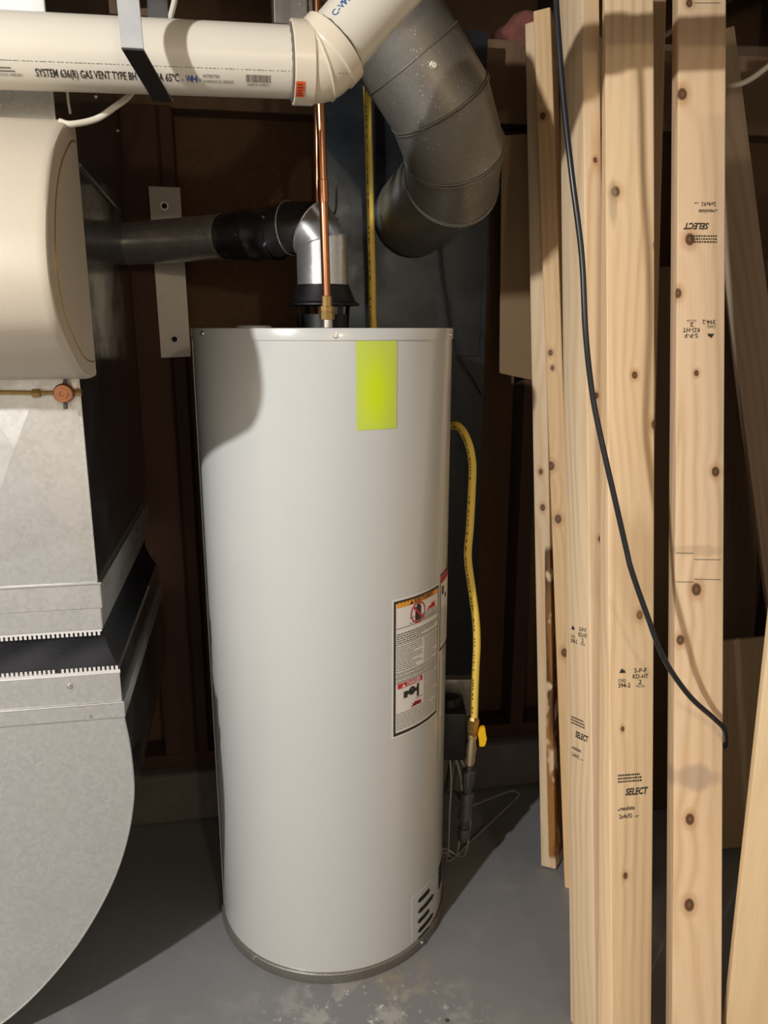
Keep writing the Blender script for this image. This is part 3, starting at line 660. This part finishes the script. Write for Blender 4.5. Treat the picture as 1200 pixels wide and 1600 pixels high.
for a, b in zip(rings, rings[1:]):
    for k in range(m): bm.faces.new((a[k], a[(k+1) % m], b[(k+1) % m], b[k]))
bm.faces.new(rings[0][::-1]); bm.faces.new(rings[-1]); obj('cover', bm, M['beige'], hm, True, angle=30)
# inset line on the end cap
bm = NB(); q = [uvz(UE+.0004, cv+.018+(a-cv)*.84, cz+(b-cz)*.86) for a, b in pv if a < 1.24]; tube(bm, q, .0011, 6); obj('end_cap_groove', bm, M['brass'], hm, True)
sv = thing('saddle_valve', PV(98, 615, DV-.02), 'small round brass saddle valve and tube under the beige humidifier', 'valve')
c_ = PV(98, 615, DV-.035)
bm = NB(); lathe(bm, c_+V*.03, -V, [(0, .012), (.012, .0145), (.028, .0145), (.031, .0125), (.031, .008), (.034, .008), (.034, .004), (.032, .0035)], n=24); obj('valve_body', bm, M['copper'], sv, True)
bm = NB(); tube(bm, [c_+V*.016, PV(60, 614, DV-.018), PV(0, 613, DV-.018), PV(-150, 611, DV-.018)], .0034, 10); obj('tube', bm, M['brass'], sv, True)
bm = NB(); n0 = PV(64, 614, DV-.018); lathe(bm, n0, -U, [(0, .0055), (.002, .0072), (.011, .0072), (.013, .005)], n=6); obj('compression_nut', bm, M['brass'], sv)
bm = NB(); tube(bm, [c_+V*.018, PV(125, 613, DV-.016)], .0045, 10); lathe(bm, PV(118, 613, DV-.016), U, [(0, .0065), (.009, .0065)], n=6); obj('outlet', bm, M['brass'], sv, True)
bm = NB(); tube(bm, catmull([c_+V*.012+Z*.008, c_+V*.012+Z*.022+U*.004, c_+V*.014+Z*.03+U*.012]), .003, 8); tube(bm, [c_+V*.010-Z*.008, c_+V*.010-Z*.024], .0035, 8); obj('saddle_bolt', bm, M['blackiron'], sv, True)
# ------------------------------------------------------------------ PVC gas vent
PR = .0445
p1 = at(0, 79, 1.095); p2 = at(455, 98, 1.175); pdv = (p2-p1).normalized()
pv_ = thing('pvc_vent_pipe', p1, 'cream PVC gas vent pipe with 45 degree elbow crossing the top left', 'pipe')
pL = p1-pdv*.55
bm = NB(); lathe(bm, pL, pdv, [(0, PR), ((p2-pL).length+.01, PR)], n=56, cap1=False); run = obj('pipe_run', bm, M['pvc'], pv_, True)
up = (Z-pdv*Z.dot(pdv)).normalized(); pd2 = (pdv*math.cos(PI/4)+up*math.sin(PI/4)).normalized()
hub = .030; E0 = p2; br_ = .022      # elbow: hub, bend, hub
cB = E0+pdv*hub; pts = [E0+pdv*hub*.9]
for k in range(9):
    a = PI/4*k/8; pts.append(cB+pdv*br_*math.sin(a)+up*br_*(1-math.cos(a)))
pts.append(pts[-1]+pd2*hub*.1); eB = pts[-1]
bm = NB(); tube(bm, pts, .0495, 48); fit = obj('elbow', bm, M['pvc_fit'], pv_, True)
for org, d_ in ((E0, pdv), (eB+pd2*.022, -pd2)):
    bm = NB(); lathe(bm, org, d_, [(0, PR), (0, .0515), (.001, .0525), ((hub if d_ == pdv else .022)*.92, .0525), ((hub if d_ == pdv else .022), .0500), ((hub if d_ == pdv else .022)+.003, .0490)], n=48, cap0=False, cap1=False); obj('hub', bm, M['pvc_fit'], fit, True)
    bm = NB(); x_, y_ = frame(d_); tube(bm, [org-d_*.001+(x_*math.cos(2*PI*k/40)+y_*math.sin(2*PI*k/40))*(PR+.0012*(1+.6*math.sin(5*k))) for k in range(41)], [.0018+.0012*abs(math.sin(k*1.7)) for k in range(41)], 6); obj('glue_line', bm, M['inkgrey'], fit, True)
# moulded rib across the bend
bm = NB(); mc = pts[5]; md = (pts[6]-pts[4]).normalized(); x_, y_ = frame(md); tube(bm, [mc+(x_*math.cos(2*PI*k/40)+y_*math.sin(2*PI*k/40))*.0497 for k in range(41)], .0022, 6); obj('moulded_rib', bm, M['pvc_fit'], fit, True)
e1 = eB+pd2*hub; zt2 = 1.875; e2 = e1+pd2*((zt2-e1.z)/pd2.z)
bm = NB(); lathe(bm, eB+pd2*.01, pd2, [(0, PR), ((e2-eB).length, PR)], n=48, cap0=False, cap1=False); run2 = obj('pipe_rise', bm, M['pvc'], pv_, True)
bm = NB(); tube(bm, [e2-pd2*.06, e2-pd2*.02, e2+U*.02, e2+U*.06], .0505, 40); obj('elbow', bm, M['pvc_fit'], pv_, True)
bm = NB(); lathe(bm, e2+U*.03, U, [(0, PR), (1.0, PR)], n=40); obj('pipe_run', bm, M['pvc'], pv_, True)
def cyl_hit2(org, ax, r, px, py):
    dr = ray(px, py); o_ = CAM-org; dp = dr-ax*dr.dot(ax); op = o_-ax*o_.dot(ax); A_ = dp.dot(dp); B_ = 2*dp.dot(op); C_ = op.dot(op)-r*r
    q = max(0, B_*B_-4*A_*C_); h = CAM+dr*((-B_-math.sqrt(q))/(2*A_)); s = (h-org).dot(ax); n_ = h-org-ax*s; return s, n_.normalized()
def pipe_fn(org, ax, r, s0, n0, flip=1):
    t0 = n0.cross(ax).normalized()           # direction round the pipe
    if t0.z < 0: t0 = -t0
    def fn(x, y):
        a = y/r; return org+ax*(s0+x)+(n0*math.cos(a)+t0*math.sin(a))*(r+.0005)
    return fn
def on_pipe(px, py): return cyl_hit2(p1, pdv, PR, px, py)
s0, n0 = on_pipe(57, 119); s1, _ = on_pipe(280, 126); fn = pipe_fn(p1, pdv, PR, s0, n0)
bm = NB(); W_ = s1-s0; gs = on_pipe(213, 122)[0]-s0; put_text(bm, 'SYSTEM 636(R) GAS VENT TYPE BH', fn, 0, 0, size=.0145, width=gs, offset=.018)
put_text(bm, 'IIA 65ºC', fn, on_pipe(244, 124)[0]-s0, 0, size=.0145, width=W_-(on_pipe(244, 124)[0]-s0), offset=.018); prn('lettering', bm, M['ink'], run)
bm = NB(); sa = on_pipe(317, 120)[0]-s0; put_text(bm, 'INTERTEK', fn, sa, .0065, size=.0062, width=.022); put_text(bm, 'WARNOCK HERSEY', fn, sa, -.0005, size=.0062, width=.040)
for k in range(2): put_rect(bm, fn, -.06, .009-.004*k, -.028+.004*k, .0105-.004*k)
put_text(bm, 'WARNOCK HERSEY', fn, -.058, -.001, size=.0055, width=.042)
# print line and barcode
for k in range(90):
    x_ = -.06+k*.0052; put_rect(bm, fn, x_, .0182, x_+rr.uniform(.0015, .0048), .0188)
sb = on_pipe(384, 120)[0]-s0; sb2 = on_pipe(423, 122)[0]-s0; x_ = sb
while x_ < sb2:
    l = rr.choice((.0004, .0006, .001)); put_rect(bm, fn, x_, .0025, x_+l, .0125); x_ += l+rr.choice((.0005, .0008))
put_text(bm, '62854 55872', fn, sb+.002, -.0025, size=.0052, width=sb2-sb-.004); prn('small_lettering', bm, M['inkgrey'], run)
bm = NB(); sw = on_pipe(290, 122)[0]-s0
put_text(bm, 'W', fn, sw, 0, size=.0125, width=.0085, offset=.03); put_text(bm, 'H', fn, sw+.0075, 0, size=.0125, width=.0075, offset=.03); put_text(bm, 'c', fn, sw-.005, .001, size=.006); put_text(bm, '®', fn, sw+.0165, .001, size=.005); prn('certification_mark', bm, M['blueink'], run)
# lettering on the rising pipe
s0, n0 = cyl_hit2(eB, pd2, PR, 524, 26); fn = pipe_fn(eB, pd2, PR, s0, n0)
bm = NB(); put_text(bm, 'C-W', fn, 0, 0, size=.013, offset=.01); put_text(bm, 'H®', fn, .021, 0, size=.013, offset=.03); prn('lettering', bm, M['blueink'], run2)
# orange tag on the hub
s0, n0 = cyl_hit2(p1, pdv, .0525, 461, 151); fn = pipe_fn(p1, pdv, .0527, s0, n0); bm = NB(); put_rect(bm, fn, 0, 0, .0125, .024, 1, 4); og = obj('printed_tag', bm, M['orange'], fit, label='small orange sticker'); og.name = 'orange_sticker'; og.data.materials[0] = plain('orange_red_sticker', (.75, .10, .02), .5)
bm = NB(); fn = pipe_fn(p1, pdv, .0530, s0, n0)
for k in range(5): put_rect(bm, fn, .002, .003+.004*k, .0105-rr.uniform(0, .003), .0045+.004*k)
prn('tag_lines', bm, M['ink'], fit)
# hanger strap
hs = thing('pipe_hanger', at(207, 75, 1.01), 'flat galvanised hanger strap hooked under the cream PVC pipe', 'hanger')
fr = at(207, 75, 1.03); bk_ = at(255, 157, 1.155); sw_ = .0262
pa_ = fr-U*sw_/2; pb_ = bk_-U*sw_/2; tp = at(200, 0, 1.032)-U*sw_/2
M['strap'] = plain('lit_strap_steel', (.56, .58, .60), .36, .55, .15, 40)  # lit front strip coloured brighter than the rest of the strap
bm = NB(); box(bm, pa_, U*sw_, V*.0022, (tp-pa_)*((2.2-pa_.z)/(tp.z-pa_.z)), .0005, 1); obj('front_strip', bm, M['strap'], hs)
bm = NB(); box(bm, pa_-Z*.002, U*sw_, pb_-pa_, Z*.002, .0004, 1); obj('bottom_strip', bm, M['galv_side'], hs)
bm = NB(); box(bm, pb_, U*sw_, V*.0022, Z*(2.2-pb_.z)); obj('rear_strip', bm, M['galv_side'], hs)
# ------------------------------------------------------------------ flat strap bolted on the stud
st = thing('nailing_strip', PV(270, 558, 1.945), 'flat pale metal strip screwed upright to the wall stud behind the vent pipe', 'metal strip')
ps = [PV(px, py, 1.945) for px, py in ((252, 559), (298, 557), (281, 293), (232, 291))]
bm = NB(); prism(bm, ps, V*.003); obj('strip', bm, plain('matt_strip', (.42, .40, .36), .45, .5, .1), st)
for px, py in ((257, 322), (273, 530)):
    c_ = PV(px, py, 1.944); bm = NB(); lathe(bm, c_, -V, [(0, .0095), (.002, .009), (.002, .0065), (-.001, .006)], n=20, cap0=False); so = obj('bolt_hole', bm, M['chrome'] if py < 400 else M['galv_side'], st, True)
    bm = NB(); lathe(bm, c_, -V, [(.0003, .0062), (.0006, .0001)], n=16, cap0=False); obj('hole', bm, M['hole'], so)
# ------------------------------------------------------------------ cables
def cable(name, pts, r, mat, label, cat='cable', n=10):
    bm = NB(); tube(bm, catmull(pts, 8), r, n); return tag(obj(name, bm, mat, None, True), label, cat)
bk = [(866, -60, 1.30), (870, 20, 1.28), (880, 150, 1.26), (893, 270, 1.24), (909, 400, 1.23), (915, 520, 1.22), (925, 612, 1.22), (938, 680, 1.215), (963, 790, 1.205), (979, 860, 1.20), (987, 892, 1.195), (1010, 958, 1.19), (1038, 1030, 1.19), (1077, 1087, 1.205), (1115, 1122, 1.225), (1130, 1137, 1.24), (1133.5, 1150, 1.255), (1133, 1166, 1.285)]
cable('power_cable', [at(*q) for q in bk], .0046, M['cable'], 'black cable hanging in a long curve in front of the leaning lumber', n=12)
cable('thermostat_cable', [uvz(UE-.01, 1.20, 1.585), PU(112, 194, UE+.006), at(150, 186, 1.16), at(178, 168, 1.17), at(205, 146, 1.19), at(238, 95, 1.24), at(262, 40, 1.26), at(275, -10, 1.28), at(280, -60, 1.30)], .0042, M['white_cable'], 'off-white cable rising from the beige humidifier behind the PVC pipe')
cable('bell_wire', [PV(104, 128, DV-.008), PV(106, 150, DV-.008), PV(107.5, 163, DV-.008), PV(110, 178, DV-.007)], .0018, M['white_cable'], 'short thin pale wire on the duct just above the humidifier', 'wire', 6)
cable('loose_wire', [PV(*q) for q in ((688, 360, 1.872), (692, 420, 1.868), (702, 480, 1.868), (711, 528, 1.868), (722, 565, 1.87), (738, 590, 1.875), (752, 616, 1.88))], .0018, M['cable'], 'thin black wire hanging below the round duct elbow', 'wire', 6)
cable('white_cord', [at(*q) for q in ((1118, 146, 1.72), (1132, 136, 1.70), (1145, 134, 1.68), (1162, 129, 1.67), (1180, 119, 1.66), (1205, 100, 1.65), (1250, 70, 1.64))], .0055, M['white_cable'], 'white cord emerging from behind the rightmost upright stud')
# ------------------------------------------------------------------ lumber
LIGHT = (.86, .65, .41); DARK = (.60, .37, .18)
class Lumber:
    def __init__(s, name, label, bl, tl, yaw, w, t, twist=0, knots=(), seed=1, light=LIGHT, dark=DARK, cat='lumber', face='front', bev=.003, group='leaning lumber', **kw):
        bl = Vector(bl); tl = Vector(tl); s.L = (tl-bl).length; z = (tl-bl).normalized()
        x = Vector((math.cos(math.radians(yaw)), math.sin(math.radians(yaw)), 0)); x = (x-z*x.dot(z)).normalized(); y = z.cross(x)
        s.o, s.x, s.y, s.z, s.w, s.t, s.tw = bl, x, y, z, w, t, math.radians(twist)
        kn = []
        for (px, py, r) in knots:
            a, b = s.px(px, py, face); kn.append((a, 0 if face == 'front' else t*.5, b, r) if face == 'front' else (0, a, b, r))
        stains = []
        for (px, py, wx, wz, col, amt) in kw.pop('stains', ()): a, b = s.px(px, py, face); stains.append((a, b, wx, wz, col, amt))
        if 'bark' in kw:
            q = kw['bark']; kw['bark'] = (s.px(q[0], q[1], face)[1], s.px(q[0], q[2], face)[1], q[3], 1)
        mat = wood('pine_'+str(seed), light, dark, kn, seed, stains=stains, **kw)
        # rounded-rectangle section lofted along the length
        sec = []; c = bev
        for cx, cy, a0 in ((w-c, t-c, 0), (c, t-c, 90), (c, c, 180), (w-c, c, 270)):
            for k in range(4): a = math.radians(a0+30*k); sec.append((cx+c*math.cos(a), cy+c*math.sin(a)))
        n = 96 if twist else 12; bm = NB(); lay = bm.verts.layers.float_vector.new('grain'); rings = []
        for i in range(n+1):
            h = s.L*i/n; ring = []
            for a, b in sec:
                v_ = bm.verts.new(s.tf(a, b, h)); v_[lay] = (a, b, h); ring.append(v_)
            rings.append(ring)
        m = len(sec)
        for p_, q_ in zip(rings, rings[1:]):
            for k in range(m): bm.faces.new((p_[k], p_[(k+1) % m], q_[(k+1) % m], q_[k]))
        bm.faces.new(rings[0][::-1]); bm.faces.new(rings[-1])
        s.ob = obj(name, bm, mat, None, True, angle=50)
        s.ob.matrix_world = Matrix((( *x[:], ), ( *y[:], ), ( *z[:], ))).transposed().to_4x4(); s.ob.location = bl
        tag(s.ob, label, cat, group)
    def tf(s, a, b, h):
        q = s.tw*h/s.L; return Vector((a*math.cos(q)-b*math.sin(q), a*math.sin(q)+b*math.cos(q), h))
    def px(s, px, py, face='front'):
        n = s.y if face == 'front' else s.x
        r = ray(px, py); h = CAM+r*((s.o-CAM).dot(n)/r.dot(n))-s.o
        return (h.dot(s.x) if face == 'front' else h.dot(s.y)), h.dot(s.z)
    def stamp(s, px, py, items, face='front', flip=False, name='stamp', k=1, mat='ink'):
        """items: (text, dx, dy, size, width, kwargs) measured from the pixel anchor, in board metres"""
        a0, h0 = s.px(px, py, face); sg = -1 if flip else 1
        if face == 'front': fn = lambda x, y: s.tf(a0+sg*x, -.0006, h0+sg*y)
        else: fn = lambda x, y: s.tf(-.0004, a0-sg*x, h0+sg*y)
        bm = NB()
        for it in items:
            if it[0] == '#': put_rect(bm, fn, *it[1:])
            elif it[0] == '^': put_poly(bm, fn, [(it[1], it[2]), (it[1]+it[3], it[2]), (it[1]+it[3]*.5, it[2]+it[3]*.8)])
            else: put_text(bm, it[0], fn, it[1], it[2], size=it[3], width=it[4], **(it[5] if len(it) > 5 else {}))
        o = obj('printed_'+name, bm, M[mat], kind='stuff'); o.parent = s.ob; return o
def rows(y0, n, w, dy=.0062, h=.0036):
    out = []
    for i in range(n):
        x_ = 0
        while x_ < w-.004:
            l = rr.uniform(.0015, .005); out.append(('#', x_, y0-dy*i, x_+l, y0-dy*i+h)); x_ += l+.0013
    return out
select = rows(.034, 3, .050, .0056, .0030)+[('SELECT', .015, 0, .0165, .047, dict(shear=.25, offset=.035)), ('resolute', .004, -.026, .0105, .030, dict(offset=.02)), ('^', -.001, -.026, .004), ('2x4x92', .002, -.040, .0110, .027, dict(offset=.01)), ('5/8"', .034, -.040, .005, .009)]
grade = [('^', .0, .026, .011), ('^', .005, .026, .0085), ('CHQ', -.002, .010, .008, .015, dict(offset=.01)), ('394-2', -.002, 0, .0115, .024, dict(offset=.015)), ('S-P-F', .030, .026, .0115, .025, dict(offset=.015)), ('KD-HT', .027, .0155, .0115, .031, dict(offset=.015)), ('2', .038, .0055, .0115, .007, dict(offset=.015)), ('NLGA', .034, 0, .006, .017)]

A1 = Lumber('leaning_stud', 'leftmost leaning stud with brown bark along its edge', at(845, 1352, 1.665), at(820, 38, 1.985), -30, .038, .089, knots=[(845, 737, .006), (848, 793, .007)], seed=11, light=(.76, .60, .40), bark=(855, 1345, 850, .020))
A2 = Lumber('leaning_stud', 'narrow golden stud with oval grain, second from the left', at(882, 1388, 1.593), at(833, 18, 1.925), -25, .038, .089, twist=4, knots=[(848, 181, .007), (860, 551, .006), (863, 575, .005), (861, 728, .009), (872, 811, .009), (882, 1020, .009)], seed=12, light=(.80, .55, .29), freq=240)
Bl = Lumber('leaning_stud', 'pale stud seen on its corner, third from the left, behind the black cable', at(930, 1660, 1.14), at(909, -62, 1.68), 17, .038, .089, knots=[(930, 250, .005), (932, 618, .005), (938, 842, .005)], seed=13, light=(.82, .65, .44))
Cb = Lumber('leaning_stud', 'wide stud with dark stamped lettering, dirt-flecked near the top', at(957, 1738, 1.05), at(944, -72, 1.66), 27, .089, .038, twist=-37, knots=[(958, 303, .009), (982, 590, .006), (1007, 668, .008), (991, 960, .007), (970, 1138, .004), (975, 1367, .005)], seed=14, stains=[(1010, 200, .006, .06, (.26, .22, .17), .8), (1008, 398, .012, .014, (.16, .14, .11), .9), (955, 320, .01, .05, (.38, .29, .19), .5), (985, 880, .05, .12, (.44, .27, .12), .35)])
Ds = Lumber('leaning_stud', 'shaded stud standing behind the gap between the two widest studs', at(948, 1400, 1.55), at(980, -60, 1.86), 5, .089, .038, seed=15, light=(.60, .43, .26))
Es = Lumber('leaning_stud', 'wide knotty stud with upside-down stamps near its top, rightmost upright one', at(1050, 1675, 1.12), at(1061, -72, 1.66), -2, .089, .038, knots=[(1077, 5, .007), (1066, 147, .010), (1078, 374, .010), (1059, 458, .008), (1088, 583, .005), (1118, 737, .008), (1088, 921, .010), (1063, 1000, .008), (1078, 1280, .009), (1077, 1414, .010)], seed=16, light=(.86, .65, .43), freq=170, stains=[(1085, 1215, .06, .025, (.33, .25, .20), .5), (1090, 860, .05, .012, (.42, .28, .17), .35)])
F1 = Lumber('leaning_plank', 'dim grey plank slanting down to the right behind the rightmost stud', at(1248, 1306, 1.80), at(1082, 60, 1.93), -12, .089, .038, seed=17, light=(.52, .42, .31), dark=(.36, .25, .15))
F2 = Lumber('gap_darkening_sheet', 'dark brown sheet added to darken the gap beside the rightmost stud', at(985, 1285, 1.885), at(985, 420, 1.90), 10, .36, .006, seed=18, light=(.12, .075, .042), dark=(.09, .055, .03), cat='board', bev=.001, group=None)  # added to keep the gap dark and cut stray light behind it
F3 = Lumber('fibreboard_sheet', 'low tan sheet standing between the rightmost stud and the cream board', at(1095, 1330, 1.69), at(1095, 1005, 1.73), 4, .26, .012, seed=20, light=(.36, .26, .15), dark=(.30, .21, .12), cat='board', bev=.001, group=None)
Gb = Lumber('pale_board', 'broad cream board standing at the lower right edge', (.632, 1.16, .004), (.632, 1.20, 1.72), -6, .45, .019, seed=19, light=(.88, .69, .43), dark=(.76, .55, .31), freq=60, cat='board', bev=.0025, group=None)
Cb.stamp(964, 1243, select, name='grade_stamp'); Cb.stamp(965, 1074, grade, name='mill_stamp')
Es.stamp(1120, 349, select, flip=True, name='grade_stamp'); Es.stamp(1116, 500, grade, flip=True, name='mill_stamp')
Bl.stamp(893, 1148, select, face='side', name='grade_stamp'); Bl.stamp(893, 1004, grade, face='side', name='mill_stamp')
# saw scuffs across the rightmost stud
bm = NB()
for (xa, xb, py) in ((1056, 1083, 864), (1084, 1126, 874), (1056, 1084, 909), (1085, 1126, 905), (1085, 1126, 5)):
    a, h = Es.px(xa, py); b, _ = Es.px(xb, py); put_rect(bm, lambda x, y: Es.tf(x, -.0003, y), a, h-.0007, b, h+.0007)
o = obj('saw_scuffs', bm, M['inkgrey'], kind='stuff'); o.parent = Es.ob
bm = NB(); q = [PV(px, py, 1.942) for px, py in ((781, 583), (860, 600), (866, 205), (784, 212))]; prism(bm, q, V*.005)
tag(obj('lit_wall_patch', bm, plain('lit_wall_tan', (.27, .18, .095), .8, 0, .12, 6)), 'tan sheet in place of the lit wall patch left of the leaning studs', 'wall patch')  # lighter sheet added where lamp light falls on the wall
# pink insulation showing above the beam
bm = NB(); c_ = at(828, 62, 2.12); bmesh.ops.create_icosphere(bm, subdivisions=4, radius=.07)
for v_ in bm.verts:
    k = 1+.16*math.sin(v_.co.x*70)*math.sin(v_.co.z*55+1)+.1*math.sin(v_.co.y*90); v_.co = Vector((v_.co.x*1.1*k, v_.co.y*.9*k, v_.co.z*.8*k))+c_
tag(obj('insulation_batt', bm, M['pink'], None, True), 'tuft of pink insulation above the wall beam behind the left studs', 'insulation')
bpy.context.view_layer.update()
